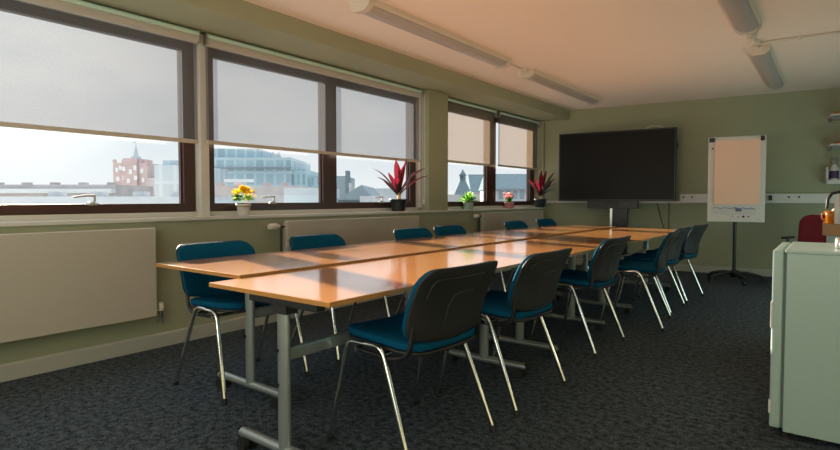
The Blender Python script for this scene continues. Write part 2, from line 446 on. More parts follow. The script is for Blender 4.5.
# ------------------------------------------------------------------ far wall fittings
def wl(x): return x / math.cos(FANG)
o = thing('cable_trunking', 'cream dado trunking along the far wall with twin sockets', 'trunking', (0, 8.64, 0), FANG)
mb = MB(); mb.box(wl(2.09), RX - .02, -.055, 0, 1.033, 1.165, b=.004); mb.build('trunking_body', M['white_plastic'], o)
mb = MB(); mb.box(.05, wl(2.09), -.03, 0, 1.025, 1.062); mb.build('mini_trunking', M['white_plastic'], o)
for sx in (2.105, 3.40):
    s = MB(); s.box(wl(sx) - .005, wl(sx) + .205, -.064, -.055, 1.055, 1.145, b=.003)
    so = s.build('socket_plate', M['white_plastic'], o)
    for k in (.040, .155):
        q = MB(); q.box(wl(sx) + k - .012, wl(sx) + k + .012, -.070, -.064, 1.105, 1.128); q.build('switch', M['bezel'], so)
mb = MB(); mb.box(wl(3.21), wl(3.25), -.10, -.0555, 1.07, 1.14, b=.006)
tag(mb.build('power_adaptor', M['bezel'], None), 'black plug adaptor in the trunking just right of the flip chart', 'plug').matrix_world = WF

# interactive screen on a column stand --------------------------------------------
o = thing('display_screen', 'large switched off black display screen on a column stand by the far wall', 'screen', (1.225, fy(1.225) - .26, 0), FANG)
mb = MB(); mb.box(-.868, .868, -.035, .035, 1.058, 2.142, b=.008); mb.build('bezel', M['bezel'], o)
mb = MB(); mb.box(-.845, .845, -.0385, -.034, 1.085, 2.120); mb.build('screen_panel', M['screen'], o)
mb = MB(); mb.box(-.40, .35, -.05, .05, .945, 1.06, b=.005); g = mb.build('speaker_bar', M['bezel'], o)
mb = MB(); mb.tube(arc_pts([(-.15, -.052, 1.03), (.06, -.052, 1.03), (.08, -.052, .985), (.02, -.052, .985), (-.0, -.052, 1.0), (-.12, -.052, 1.0)], .02), .006, 6); mb.build('cable_loop', M['plastic'], g)
mb = MB(); mb.box(-.025, .19, -.01, .09, .06, .96); mb.build('column', M['black'], o)
mb = MB(); mb.box(-.060, -.027, -.01, .09, .06, .945); mb.build('column_edge', M['nickel'], o)
mb = MB(); mb.box(-.42, .55, -.28, -.20, .05, .09); mb.box(-.42, .55, .14, .20, .05, .09); mb.box(0, .16, -.28, .20, .05, .085); b = mb.build('base', M['black'], o)
for (x, y) in ((-.38, -.24), (.51, -.24), (-.38, .17), (.51, .17)):
    c = MB(); c.cyl((x - .015, y, .028), (x + .015, y, .028), .028, 14); c.build('castor', M['rubber'], b)
mb = MB(); mb.cyl((.868, 0, 1.88), (.890, 0, 1.88), .03, 12); mb.build('side_knob', M['bezel'], o)
mb = MB(); mb.tube([(.42, .02, 2.14), (.5, .05, 2.19), (.62, .05, 2.185), (.70, .02, 2.14)], .006, 6); mb.build('top_cable', M['white_plastic'], o)
for k, (a, b) in enumerate(((1.78, 1.98), (1.95, 1.97))):
    mb = MB(); y = fy(a) - .035
    mb.tube([(a, y, 1.03), (a + (b - a) * .4, y - .03, .75), (b, y - .05, .4), (b + .02, y - .06, .01)], .006, 6)
    tag(mb.build('power_cable', M['rubber']), ('thin dark cable slanting down the far wall right of the screen column', 'thin dark cable hanging straight down the far wall under the screen corner')[k], 'cable', 'cables below the screen')

# flip chart easel ------------------------------------------------------------------
FA = R(9.0)
o = thing('flip_chart', 'white flip chart easel on a black star base by the far wall', 'flip chart', (2.915, 8.13, 0), FA)
mb = MB(); mb.box(-.325, .325, -.03, .0, .79, 1.905, b=.006); mb.build('board', M['board'], o)
mb = MB()
n = 14
vs = []
for j in range(n + 1):
    z = 1.875 - j / n * .855
    off = -.040 - .012 * math.sin(j / n * 3.1) - (.02 * (j / n) ** 3)
    for i in range(7):
        x = -.25 + i / 6 * .515; vs.append((x, off - (.012 * (i / 6) ** 2 * (j / n) ** 4), z))
mb.add(vs, [(j * 7 + i, j * 7 + i + 1, j * 7 + i + 8, j * 7 + i + 7) for j in range(n) for i in range(6)], True)
mb.build('paper_pad', M['paper'], o)
mb = MB(); mb.box(-.31, .27, -.05, -.03, 1.855, 1.885); cl = mb.build('clamp_bar', M['board'], o)
mb = MB(); mb.box(-.315, -.25, -.07, -.028, 1.838, 1.892, b=.005); mb.build('clamp_hook', M['bezel'], cl)
mb = MB(); mb.box(.262, .305, -.07, -.028, 1.835, 1.895, b=.008); mb.build('clamp_hook', M['bezel'], cl)
mb = MB()
for z, x0, x1, am in ((.972, -.25, .06, .004), (.968, -.02, .22, .009), (.945, .0, .07, .020)):
    mb.tube([(x0 + (x1 - x0) * i / 26, -.032, z + am * math.sin(i * 1.9) + .006 * math.sin(i * .7)) for i in range(27)], .0035, 5)
mb.build('handwriting', M['ink_blue'], o)
mb = MB()
for z in (.955, .925, .90): mb.tube([(-.27 + .5 * i / 20, -.032, z + .003 * math.sin(i * 2.3)) for i in range(21)], .002, 5)
mb.build('handwriting', M['ink_grey'], o)
for x, z, r, mt in ((.09, .862, .015, 'bezel'), (.145, .862, .012, 'oak'), (.03, .856, .012, 'steel'), (-.03, .866, .009, 'ink_grey'), (-.275, 1.755, .012, 'bezel'), (.26, .83, .008, 'ink_grey')):
    mb = MB(); mb.cyl((x, -.030, z), (x, -.042, z), r, 12); mb.build('magnet', M[mt], o)
mb = MB(); mb.cyl((0, .02, .10), (0, .02, 1.0), .021, 14); mb.cyl((0, .02, .45), (0, .02, 1.5), .016, 12); mb.box(-.06, .06, 0, .05, .85, 1.2); mb.build('pole', M['black'], o)
mb = MB(); mb.lathe([(.03, .06), (.045, .065), (.045, .12), (.03, .16)], 16, T_(0, .02, 0)); hub = mb.build('star_base', M['black'], o)
for k in range(5):
    a = R(-72 * k - 62) - FA
    d = Vector((math.cos(a), math.sin(a), 0)); pp = lambda r, z: Vector((0, .02, z)) + d * r
    l = MB(); l.tube([pp(.02, .115), pp(.14, .118), pp(.27, .095), pp(.335, .075)], [.026, .024, .020, .015], 10); l.build('leg', M['black'], o)
    w = MB(); e = pp(.33, .03); s = Vector((-d.y, d.x, 0))
    w.cyl(e - s * .022, e + s * .022, .030, 14); w.cyl(pp(.33, .03), pp(.33, .08), .010, 8); w.build('castor', M['rubber'], o)

# ------------------------------------------------------------------ ceiling lamps and conduit
def lamp(x, y0, y1, label):
    L = y1 - y0
    o = thing('ceiling_lamp', label, 'ceiling light', (x, (y0 + y1) / 2, CEIL), 0, 'long batten lights on the ceiling')
    h = L / 2
    b = MB(); b.prism([(-.10, 0), (.10, 0), (.10, -.03), (.085, -.045), (-.085, -.045), (-.10, -.03)], 'y', -h + .03, h - .03); b.build('lamp_body', M['lamp_body'], o)
    d = MB()
    pr = [(-.085 + .17 * i / 12, -.045 - .040 * math.sin(math.pi * i / 12) ** .6) for i in range(13)]
    d.prism(pr, 'y', -h + .05, h - .05, smooth=True); d.build('diffuser', M['diffuser'], o)
    for s in (-1, 1):
        e = MB(); y = s * (h - .028)
        e.prism([(-.102, 0), (.102, 0), (.102, -.035), (.088, -.06), (.05, -.088), (-.05, -.088), (-.088, -.06), (-.102, -.035)], 'y', y - .028, y + .028); e.build('end_cap', M['lamp_body'], o)
    return o
lamp(1.12, 2.93, 5.12, 'long ceiling light on the window side, nearest the camera')
lamp(1.11, 5.66, 7.90, 'long ceiling light on the window side, in front of the screen wall')
lamp(3.325, 3.05, 5.33, 'long ceiling light at the top right edge, nearest the camera')
lamp(3.325, 6.12, 8.26, 'long ceiling light in line with the flip chart')
def conduit(pts, label, boxes, bs=.04):
    o = thing('cable_conduit', label, 'conduit', pts[0], 0, 'white conduits on the ceiling'); p0 = Vector(pts[0])
    m_ = MB(); m_.tube([Vector(p) - p0 for p in pts], .011, 8); m_.build('conduit_tube', M['lamp_body'], o)
    for b in boxes:
        k = MB(); q = Vector(b) - p0
        e = bs
        k.lathe([(e, .012), (e, -.03 * e / .04), (e * .75, -.036 * e / .04)], 14, T_(*q)); k.build('junction_box', M['lamp_body'], o)
conduit([(1.12, 5.12, CEIL - .013), (1.12, 5.66, CEIL - .013)], 'short white conduit joining the two window side ceiling lights', [(1.12, 5.60, CEIL - .013)])
conduit([(3.325, 5.33, CEIL - .013), (3.325, 6.12, CEIL - .013)], 'short white conduit joining the two right hand ceiling lights', [(3.325, 5.92, CEIL - .013), (3.325, 5.62, CEIL - .013)])
conduit([(3.36, 5.98, CEIL - .013), (RX, 6.1, CEIL - .013)], 'white conduit crossing the ceiling to the right wall', [(3.66, 6.005, CEIL - .013)], .019)

# ------------------------------------------------------------------ tables
def table(name_label, x0, x1, y0, y1, fc, f1, f2, ZT=.730):
    cx, cy = (x0 + x1) / 2, (y0 + y1) / 2
    o = thing('meeting_table', name_label, 'table', (cx, cy, 0), 0, 'beech meeting tables pushed together in two rows')
    w, l = (x1 - x0) / 2, (y1 - y0) / 2
    t = MB(); t.box(-w + .003, w - .003, -l + .003, l - .003, ZT - .0185, ZT, b=.0015); tt = t.build('tabletop', M['table'], o)
    e = MB()
    for a in ((-w, -w + .003, -l, l), (w - .003, w, -l, l), (-w + .003, w - .003, -l, -l + .003), (-w + .003, w - .003, l - .003, l)):
        e.box(a[0], a[1], a[2], a[3], ZT - .019, ZT - .0012)
    e.build('edging', M['edge'], tt)
    fx = fc - cx
    for f in (f1, f2):
        y = f - cy
        g = MB()
        g.tube([(fx, y, .068), (fx, y, ZT - .04)], .031, 14, sx=.72)
        g.tube([(fx - .29, y, .072), (fx + .30, y, .072)], .021, 12, sx=1.1)
        lg = g.build('leg', M['steel'], o)
        for s in (-1, 1):
            c = MB(); x = fx + s * .255
            c.cyl((x - .004, y - .034, .030), (x - .004, y - .010, .030), .030, 16)
            c.cyl((x - .004, y + .010, .030), (x - .004, y + .034, .030), .030, 16)
            c.box(x - .018, x + .012, y - .010, y + .010, .03, .055); c.build('castor', M['rubber'], lg)
            k = MB(); k.box(fx + s * .295 - .006, fx + s * .295 + .008, y - .021, y + .021, .050, .094, b=.004); k.build('end_cap', M['rubber'], lg)
        b = MB(); b.box(fx - .20, fx + .22, y - .025, y + .025, ZT - .055, ZT - .0185, b=.006); b.box(fx - .035, fx + .05, y - .03, y + .03, ZT - .085, ZT - .05); b.build('pivot_bracket', M['rubber'], o)
        for z in (.34, .48):
            k = MB(); k.cyl((fx - .012, y - .036, z), (fx - .012, y - .02, z), .007, 8); k.build('bolt', M['rubber'], lg)
    b = MB(); b.box(fx - .016, fx + .016, f1 - cy, f2 - cy, .435, .488, b=.008); b.build('crossbeam', M['steel'], o)
    return o
LA = .885
table('beech table at the near end of the window side row', .912, 1.708, 1.500, 3.400, 1.400, 1.77, 3.16)
table('middle beech table of the window side row', .880, 1.685, 3.415, 5.200, 1.37, 3.62, 4.98)
table('beech table at the far end of the window side row', .865, 1.670, 5.215, 7.180, 1.36, 5.50, 6.95)
table('beech table at the near end of the right hand row, closest to the camera', 1.718, 2.495, 1.335, 3.335, 2.175, 1.385, 2.965, .718)
table('middle beech table of the right hand row', 1.712, 2.520, 3.347, 5.150, 2.17, 3.47, 4.43, .718)
table('beech table at the far end of the right hand row', 1.700, 2.555, 5.162, 7.180, 2.15, 5.25, 6.80, .718)

# ------------------------------------------------------------------ chairs
def pad(w, h, r, thick, curve, n=14, taper=0., edge=.5, bulge=0., lean=None, T=None):
    """rounded panel in local x (width) / z (height); front +y; curve bows the sides forward"""
    mb = MB(); N = n; Mv = n
    def outline(v):                          # half width at height v in [-1,1]
        zz = v * h / 2; d = h / 2 - abs(zz)
        ww = w / 2 * (1 - taper * (v * .5 + .5))
        return ww - (r - math.sqrt(max(0, r * r - (r - d) ** 2)) if d < r else 0)
    vv = [math.sin(math.pi / 2 * (-1 + 2 * j / Mv)) for j in range(Mv + 1)]
    uu = [math.sin(math.pi / 2 * (-1 + 2 * i / N)) for i in range(N + 1)]
    fr, bk = [], []
    for v in vv:
        ow = outline(v)
        for u in uu:
            x = u * ow; z = v * h / 2 - bulge * (1 - u * u) * (1 if v < 0 else 0) * v * v
            y = curve * (x / (w / 2)) ** 2 + (lean(z) if lean else 0)
            rim = max(abs(u), abs(v)) ** 10
            t = thick / 2 * (1 - edge * rim)
            fr.append((x, y + t, z)); bk.append((x, y - t, z))
    W = N + 1; n0 = len(fr); fs = []
    for j in range(Mv):
        for i in range(N):
            a = j * W + i
            fs.append((a, a + 1, a + W + 1, a + W)); fs.append((n0 + a, n0 + a + W, n0 + a + W + 1, n0 + a + 1))
    ring = [i for i in range(W)] + [j * W + N for j in range(1, Mv + 1)] + [Mv * W + i for i in range(N - 1, -1, -1)] + [j * W for j in range(Mv - 1, 0, -1)]
    for k in range(len(ring)):
        a, b = ring[k], ring[(k + 1) % len(ring)]; fs.append((a, n0 + a, n0 + b, b))
    mb.add(fr + bk, fs, True, T)
    return mb

BZ0, BZ1 = .512, .818
def back_lean(z):                            # the back panel sweeps backwards towards the top
    t = (z + (BZ1 - BZ0) / 2) / (BZ1 - BZ0); return -.025 * t - .088 * t * t
BT = T_(0, -.208, (BZ0 + BZ1) / 2)
def make_chair():
    o = empty('stacking_chair')
    st = T_(0, .005, .487, rx=R(-90 + 2.5))
    s = pad(.485, .440, .09, .052, -.012, edge=.55, T=st).build('seat', M['fabric'], o)
    pad(.480, .436, .09, .020, -.012, edge=.3, T=T_(0, .004, .460, rx=R(-90 + 2.5))).build('seat_shell', M['plastic'], s)
    H = BZ1 - BZ0
    b = pad(.520, H - .006, .070, .030, .030, taper=.0, edge=.5, bulge=.02, lean=back_lean, T=BT @ T_(0, .008, 0)).build('backrest', M['fabric'], o)
    sh = pad(.526, H, .070, .024, .030, taper=.0, edge=.7, bulge=.02, lean=back_lean, T=BT @ T_(0, -.010, 0))
    for pts in ([(-.205, 0, .03), (-.205, 0, .105), (.20, 0, .105)], [(-.07, 0, -.10), (-.06, 0, .035), (.11, 0, .035)]):
        pts = arc_pts(pts, .05); pp = []
        for k in range(len(pts) - 1):
            for q in range(4): pp.append(pts[k].lerp(pts[k + 1], q / 4))
        sh.tube([(p.x, .030 * (p.x / .275) ** 2 - .0225 + back_lean(p.z), p.z) for p in pp], .0045, 6, T=BT)
    sh.build('back_shell', M['plastic'], b)
    for sx in (-1, 1):
        X, Xf = .262 * sx, .285 * sx
        fl = arc_pts([(Xf, .250, .012), (X, .148, .474), (X, .04, .475)], .045, 6)
        l = MB(); l.tube(fl, .0125, 10, sx=.8); lg = l.build('leg', M['chrome'], o)
        k = MB(); k.cyl((Xf, .2505, 0), (Xf * .998, .2445, .028), .0150, 10); k.build('foot_cap', M['rubber'], lg)
        rl = arc_pts([(X, .04, .475), (X, -.058, .478), (Xf, -.246, .012)], .045, 6)
        l = MB(); l.tube(rl, .0125, 10, sx=.8); lg = l.build('leg', M['chrome'], o)
        k = MB(); k.cyl((Xf, -.2505, 0), (Xf * .998, -.2395, .028), .0150, 10); k.build('foot_cap', M['rubber'], lg)
        t = MB()
        t.tube(arc_pts([(.250 * sx, .10, .440), (.246 * sx, -.10, .432), (.236 * sx, -.188, .455), (.232 * sx, -.206, .58)], .05, 6), .0105, 10); t.build('back_strut', M['black'], o)
    t = MB(); t.tube([(-.262, .10, .442), (.262, .10, .442)], .010, 8); t.tube([(-.262, -.05, .442), (.262, -.05, .442)], .010, 8); t.build('seat_rail', M['chrome'], o)
    return o
chair0 = make_chair(); first = True
chairs = [
 (2.415, 1.925, 86, 'teal stacking chair with black back closest to the camera, right of the tables', 'r'),
 (2.450, 2.715, 88, 'teal stacking chair second from the camera on the right side of the tables', 'r'),
 (2.415, 3.950, 88, 'teal stacking chair third from the camera on the right side of the tables', 'r'),
 (2.560, 4.960, 97, 'teal stacking chair pulled out furthest, fourth from the camera right of the tables', 'r'),
 (2.500, 5.690, 90, 'teal stacking chair mostly hidden behind the fourth one on the right side', 'r'),
 (2.520, 6.450, 85, 'teal stacking chair last on the right side of the tables, nearest the flip chart', 'r'),
 (1.125, 1.910, -90, 'teal stacking chair nearest the camera on the window side, beside the near radiator', 'l'),
 (1.100, 2.770, -90, 'teal stacking chair second along the window side, right of the yellow flowers', 'l'),
 (1.100, 3.940, -90, 'teal stacking chair third along the window side, below the first red plant', 'l'),
 (1.100, 4.552, -90, 'teal stacking chair fourth along the window side, in front of the pier', 'l'),
 (1.100, 5.990, -90, 'teal stacking chair fifth along the window side, below the pink flowers', 'l'),
 (1.100, 6.880, -90, 'teal stacking chair last along the window side, nearest the screen', 'l'),
]
for (x, y, a, lab, side) in chairs:
    o = chair0 if first else copy_tree(chair0); first = False
    o.location = (x, y, 0); o.rotation_euler = (0, 0, R(a))
    tag(o, lab, 'chair', 'stacking chairs on the right side of the tables' if side == 'r' else 'stacking chairs on the window side of the tables')

# ------------------------------------------------------------------ potted plants on the sill
def leaf(mb, base, d, L, w, droop=.3, fold=.25, n=7, T=None, mi=0):
    """a strap leaf: base point, start direction, length, width"""
    base = Vector(base); d = Vector(d).normalized()
    side = d.cross(Vector((0, 0, 1)))
    side = side.normalized() if side.length > 1e-3 else Vector((1, 0, 0))
    vs = []; p = base.copy(); cur = d.copy()
    for i in range(n + 1):
        t = i / n
        ww = w * min(1, .35 + t / .3 * .65) * (1 - max(0, (t - .5) / .5) ** 2.2)
        nrm = side.cross(cur).normalized()
        vs += [p - side * ww / 2 + nrm * ww * fold, p, p + side * ww / 2 + nrm * ww * fold]
        p = p + cur * (L / n); cur = (cur + Vector((0, 0, -droop / n))).normalized()
    fs = []
    for i in range(n):
        a = i * 3; fs += [(a, a + 1, a + 4, a + 3), (a + 1, a + 2, a + 5, a + 4)]
    mb.add(vs, fs, True, T, mi)
def pot(o, r0, r1, h, mat, rim=.006):
    p = MB(); p.lathe([(r0 * .9, 0), (r0, .004), (r1, h - .016), (r1 + rim, h - .015), (r1 + rim, h), (r1 - .004, h), (r1 - .008, h - .014)], 24); p.build('pot', mat, o)
    s = MB(); s.lathe([(.002, h - .012), (r1 - .007, h - .013)], 16); s.build('soil', M['soil'], o)
SZ = .950
# yellow flowers
o = thing('potted_plant', 'small white pot with a dome of yellow and orange flowers on the sill', 'plant', (-.07, 2.75, SZ), .3)
pot(o, .046, .056, .098, M['pot_white'])
mb = MB(); mb.tube([(.059 * math.cos(a / 12 * 6.283), .059 * math.sin(a / 12 * 6.283), .080 + .003 * math.sin(a)) for a in range(13)], .004, 6); mb.build('twine', M['twine'], o)
fo, fl = MB(), MB()
rnd = random.Random(3)
for k in range(260):
    a = rnd.uniform(0, 6.283); el = rnd.uniform(-.25, 1.5)
    d = Vector((math.cos(a) * math.cos(el), math.sin(a) * math.cos(el), math.sin(el)))
    c = Vector((0, 0, .145)); r = rnd.uniform(.06, .105)
    q = c + Vector((d.x * r, d.y * r, d.z * r * .92))
    if el > .42 or rnd.random() < .18:
        mi = 1 if rnd.random() < .25 + .3 * (el > .9) else 0
        for m_ in range(4):
            dd = (d + Vector((rnd.uniform(-.8, .8), rnd.uniform(-.8, .8), rnd.uniform(-.5, .8)))).normalized()
            leaf(fl, q, dd, .022, .013, .2, .2, 3, mi=mi if rnd.random() < .75 else 2)
    else:
        leaf(fo, c + d * r * .4, d, .065, .016, .3, .2, 4, mi=0 if rnd.random() < .5 else 1)
fo.build('foliage', [M['leaf_dark'], M['leaf']], o); tag(fl.build('flowers', [M['yellow'], M['orange'], M['lime']], o), kind='stuff')

def red_plant(y, x, label, seed, spec, rz):
    o = thing('potted_plant', label, 'plant', (x, y, SZ), rz, 'red leaved plants on the sill')
    pot(o, .075, .100, .140, M['pot_dark'], .008)
    st = MB(); 
    for (a, b) in ((-.02, .02), (.02, -.02), (.0, .03)): st.tube([(a, b, .12), (a * .8, b * .8, .30)], [.012, .009], 8)
    st.build('stalk', M['stalk'], o)
    rnd = random.Random(seed); lv = MB()
    for (d, L, w, dr, mi) in spec:
        leaf(lv, (d[0] * .015, d[1] * .03, .18), d, L * rnd.uniform(.95, 1.05), w, dr, .22, 10, mi=mi)
    lv.v = [Vector((p.x * (.45 if p.x < 0 else .8), p.y, p.z)) for p in lv.v]
    lv.build('foliage', [M['crimson'], M['maroon'], M['olive']], o)
# (direction, length, width, droop, colour): -y is towards the camera, +y towards the far wall
red_plant(4.81, -.060, 'dark pot with tall red strap leaves on the sill just before the pier', 1,
    [((.1, -.75, .80), .60, .034, .75, 1), ((.2, -.85, .62), .50, .045, .55, 1), ((.2, -.8, .45), .34, .055, .1, 1), ((.1, -.55, .70), .34, .085, .0, 0), ((.3, -.40, .8), .26, .10, .1, 0),
     ((.1, -.20, 1), .42, .115, .05, 0), ((.3, .04, 1), .38, .13, 0, 0), ((.2, .14, 1), .44, .11, .1, 0), ((0, -.12, 1), .46, .06, -.15, 1), ((.1, .22, 1), .45, .05, .25, 1),
     ((.1, .62, .82), .56, .080, .80, 0), ((.3, .66, .70), .52, .065, .70, 0), ((0, .60, .75), .40, .07, .35, 1), ((.1, .45, .55), .26, .05, .2, 1), ((.4, -.3, .5), .24, .07, .3, 1)], 0)
red_plant(8.46, .015, 'dark pot with red and green strap leaves in the far corner of the sill', 5,
    [((.1, -.95, .55), .62, .075, .15, 0), ((.25, -.9, .35), .54, .06, -.2, 1), ((.2, -.7, .7), .48, .06, .3, 0), ((.1, -.1, 1), .44, .09, .1, 0), ((.35, -.1, 1), .46, .10, .1, 0),
     ((.6, 0, .9), .50, .09, .2, 0), ((.75, -.1, .75), .48, .07, .25, 0), ((.8, -.2, .9), .48, .06, .3, 2), ((.9, -.3, .7), .46, .06, .4, 2), ((.8, -.3, .35), .44, .06, .2, 2), ((.7, -.1, 1), .48, .055, .3, 2), ((.4, -.5, .5), .34, .07, .2, 1)], 0)
# green plant
o = thing('potted_plant', 'pale green pot with a bushy bright green plant on the sill past the pier', 'plant', (-.07, 6.335, SZ + .0), .2)
pot(o, .062, .072, .098, M['pot_green'])
fo = MB(); rnd = random.Random(9)
for k in range(75):
    a = rnd.uniform(0, 6.283); el = rnd.uniform(.1, 1.5); d = Vector((math.cos(a) * math.cos(el), math.sin(a) * math.cos(el), math.sin(el)))
    leaf(fo, Vector((d.x * .03, d.y * .03, .10)), d, rnd.uniform(.09, .16), .042, .25, .2, 5, mi=rnd.choice((0, 0, 0, 1, 2)) if el < 1 else rnd.choice((0, 2, 2)))
fo.build('foliage', [M['leaf'], M['leaf_dark'], M['pale_lime']], o)
# pink flowers
o = thing('potted_plant', 'pink pot with pink tulip like flowers on the sill of the furthest window', 'plant', (-.07, 7.515, SZ), .5)
pot(o, .066, .076, .092, M['pot_pink'])
fo = MB(); rnd = random.Random(4)
for k in range(26):
    a = rnd.uniform(0, 6.283); d = Vector((math.cos(a) * .5, math.sin(a) * .5, 1)); leaf(fo, (d.x * .04, d.y * .04, .085), d, rnd.uniform(.08, .12), .024, .3, .2, 4, mi=rnd.choice((0, 1)))
for k in range(13):
    a = k * 2.4; r = .012 + .0065 * k; c = Vector((math.cos(a) * r, math.sin(a) * r, .165 + .03 * math.cos(k)))
    fl = MB(); fl.tube([(c.x * .5, c.y * .5, .08), tuple(c + Vector((0, 0, .012)))], .004, 6, mi=2)
    for m_ in range(6):
        b = m_ / 6 * 6.283; leaf(fl, c, (math.cos(b) * .5, math.sin(b) * .5, 1), .055, .030, -.5, .3, 4, mi=0 if rnd.random() < .7 else 1)
    fl.build('flower', [M['pink'], M['cream'], M['leaf']], o)
fo.build('foliage', [M['leaf'], M['leaf_dark']], o)

# ------------------------------------------------------------------ right hand side: fridge, counter, chair, shelves
o = thing('fridge', 'pale grey green undercounter fridge at the right edge, door facing the tables', 'fridge', (3.712, 2.93, 0))
FZ = .862
mb = MB(); mb.box(.053, .60, .0, .575, .030, FZ - .016, b=.003); mb.build('cabinet', M['fridge'], o)
mb = MB(); mb.box(.046, .62, -.003, .585, FZ - .018, FZ, b=.006); mb.build('worktop', M['fridge'], o)
mb = MB(); mb.box(0, .042, 0, .58, .040, FZ - .004, b=.008); d = mb.build('door', M['fridge'], o)
mb = MB(); mb.box(.042, .053, .008, .57, .045, FZ - .020); mb.build('door_seal', M['seal'], d)
mb = MB(); mb.box(-.004, .006, -.004, .03, .105, .165, b=.003); mb.build('hinge_cover', M['white_plastic'], d)
mb = MB(); mb.box(-.004, .006, -.004, .03, .50, .62, b=.003); mb.build('handle_strip', M['white_plastic'], d)
for (x, y) in ((.06, .04), (.56, .04), (.06, .54), (.56, .54)):
    f = MB(); f.cyl((x, y, 0), (x, y, .035), .018, 12); f.build('foot', M['rubber'], o)
mb = MB(); mb.lathe([(.002, 0), (.020, 0), (.024, .01), (.022, .05), (.012, .055)], 14)  # pot shape added where a highlight sits on the fridge top
tag(mb.build('glint_pot', M['nickel'], None, (3.958, 3.12, FZ)), 'small shiny pot added for a highlight on the fridge top', 'pot')

o = thing('counter', 'counter with an oak worktop behind the fridge', 'counter', (3.872, 4.60, 0))
mb = MB(); mb.box(0, .95, 0, .62, .842, .920, b=.004); mb.build('worktop', M['oak'], o)
mb = MB(); mb.box(.03, .95, .04, .60, .10, .842); cb = mb.build('cabinet', M['fridge'], o)
mb = MB(); mb.box(.024, .03, .06, .58, .13, .83, b=.002); mb.build('door', M['fridge'], o)
mb = MB(); mb.box(.06, .95, .07, .60, 0, .10); mb.build('plinth', M['bezel'], o)
o = thing('mug', 'orange glazed mug on the oak counter', 'mug', (3.918, 4.80, .92), R(150))
mb = MB(); mb.lathe([(.026, 0), (.030, .004), (.033, .05), (.040, .085), (.037, .085), (.030, .05), (.026, .010)], 20); mb.build('mug_body', M['orange_glaze'], o)
mb = MB(); mb.tube(arc_pts([(.032, 0, .07), (.062, 0, .068), (.062, 0, .025), (.031, 0, .022)], .02), .005, 8); mb.build('handle', M['orange_glaze'], o)
mb = MB(); mb.lathe([(.004, 0), (.022, .004), (.026, .02), (.020, .035), (.006, .042)], 14)
tag(mb.build('brush_head', M['cream'], None, (3.945, 4.83, .985)), 'cream round brush head sticking up from the orange mug', 'brush')
o = thing('kitchen_tap', 'black swan neck tap arching over the counter', 'tap', (4.025, 4.95, .92))
mb = MB(); mb.tube([(0, 0, 0), (0, 0, .16), (-.02, -.005, .20), (-.06, -.012, .222), (-.105, -.02, .21), (-.128, -.024, .17), (-.132, -.024, .10)], .011, 10); mb.build('spout', M['black'], o)
mb = MB(); mb.cyl((0, 0, 0), (0, 0, .03), .024, 14); mb.build('base', M['black'], o)
o = thing('bottle', 'tall white bottle on the front of the oak counter', 'bottle', (3.956, 4.64, .92))
mb = MB(); mb.lathe([(.020, 0), (.022, .005), (.022, .14), (.018, .165), (.011, .175)], 18); mb.build('bottle_body', M['white_plastic'], o)
mb = MB(); mb.lathe([(.012, .174), (.012, .195), (.004, .205)], 12); mb.build('cap', M['white_plastic'], o)

# red office chair by the far wall
o = thing('office_chair', 'dark red office chair with black armrests behind the fridge', 'office chair', (3.785, 8.0, 0), R(165))
pad(.47, .46, .12, .07, .05, edge=.5, bulge=.01, T=T_(0, -.21, .665, rx=R(8))).build('backrest', M['red_fabric'], o)
pad(.48, .46, .10, .07, -.01, edge=.5, T=T_(0, .03, .44, rx=R(-90))).build('seat', M['red_fabric'], o)
mb = MB(); mb.tube([(0, -.05, .39), (0, -.25, .40), (0, -.27, .62)], .02, 8); mb.build('back_support', M['black'], o)
for s in (-1, 1):
    a = MB(); a.tube(arc_pts([(.18 * s, 0, .40), (.29 * s, 0, .40), (.30 * s, 0, .60)], .04), .014, 8); a.box(.30 * s - .035, .30 * s + .035, -.13, .13, .60, .625, b=.008); a.build('armrest', M['black'], o)
mb = MB(); mb.cyl((0, 0, .08), (0, 0, .41), .025, 12); mb.build('gas_column', M['black'], o)
for k in range(5):
    a = R(72 * k + 20); d = Vector((math.cos(a), math.sin(a), 0))
    l = MB(); l.tube([d * .02 + Vector((0, 0, .10)), d * .30 + Vector((0, 0, .065))], [.025, .014], 8); l.build('leg', M['black'], o)
    w = MB(); e = d * .30 + Vector((0, 0, .028)); s = Vector((-d.y, d.x, 0)); w.cyl(e - s * .02, e + s * .02, .028, 12); w.build('castor', M['rubber'], o)

# shelves at the far right
def shelf(x0, z, label):
    o = thing('wall_shelf', label, 'shelf', (x0, fy(x0), z), FANG, 'white wall shelves at the right end of the far wall')
    m_ = MB(); m_.box(0, .75, -.27, 0, -.022, 0, b=.003); m_.build('shelf_board', M['white_plastic'], o)
    m_ = MB(); m_.box(.0, .75, -.25, -.23, -.075, -.040); m_.box(.0, .02, -.25, 0, -.075, -.022); m_.box(.40, .42, -.25, 0, -.075, -.022); m_.build('bracket', M['grey_cap'], o)
shelf(3.855, 2.190, 'upper white wall shelf at the right end of the far wall')
shelf(3.855, 1.805, 'lower white wall shelf at the right end of the far wall')
mb = MB(); mb.box(.02, .30, -.21, -.02, 0, .035, b=.003); mb.box(.09, .25, -.2, -.04, .035, .06)
b = mb.build('book', M['oak']); b.location = (3.885, fy(3.885), 2.1905); b.rotation_euler = (0, 0, FANG); tag(b, 'brown books lying flat on the upper wall shelf', 'book')
mb = MB(); mb.box(.03, .32, -.22, -.02, 0, .030, b=.003)
b = mb.build('book', M['orange_glaze']); b.location = (3.885, fy(3.885), 1.8055); b.rotation_euler = (0, 0, FANG); tag(b, 'orange book lying flat on the lower wall shelf', 'book')
o = thing('wall_caddy', 'white wall caddy holding a bottle above the trunking', 'caddy', (3.835, fy(3.835), 1.290), FANG)
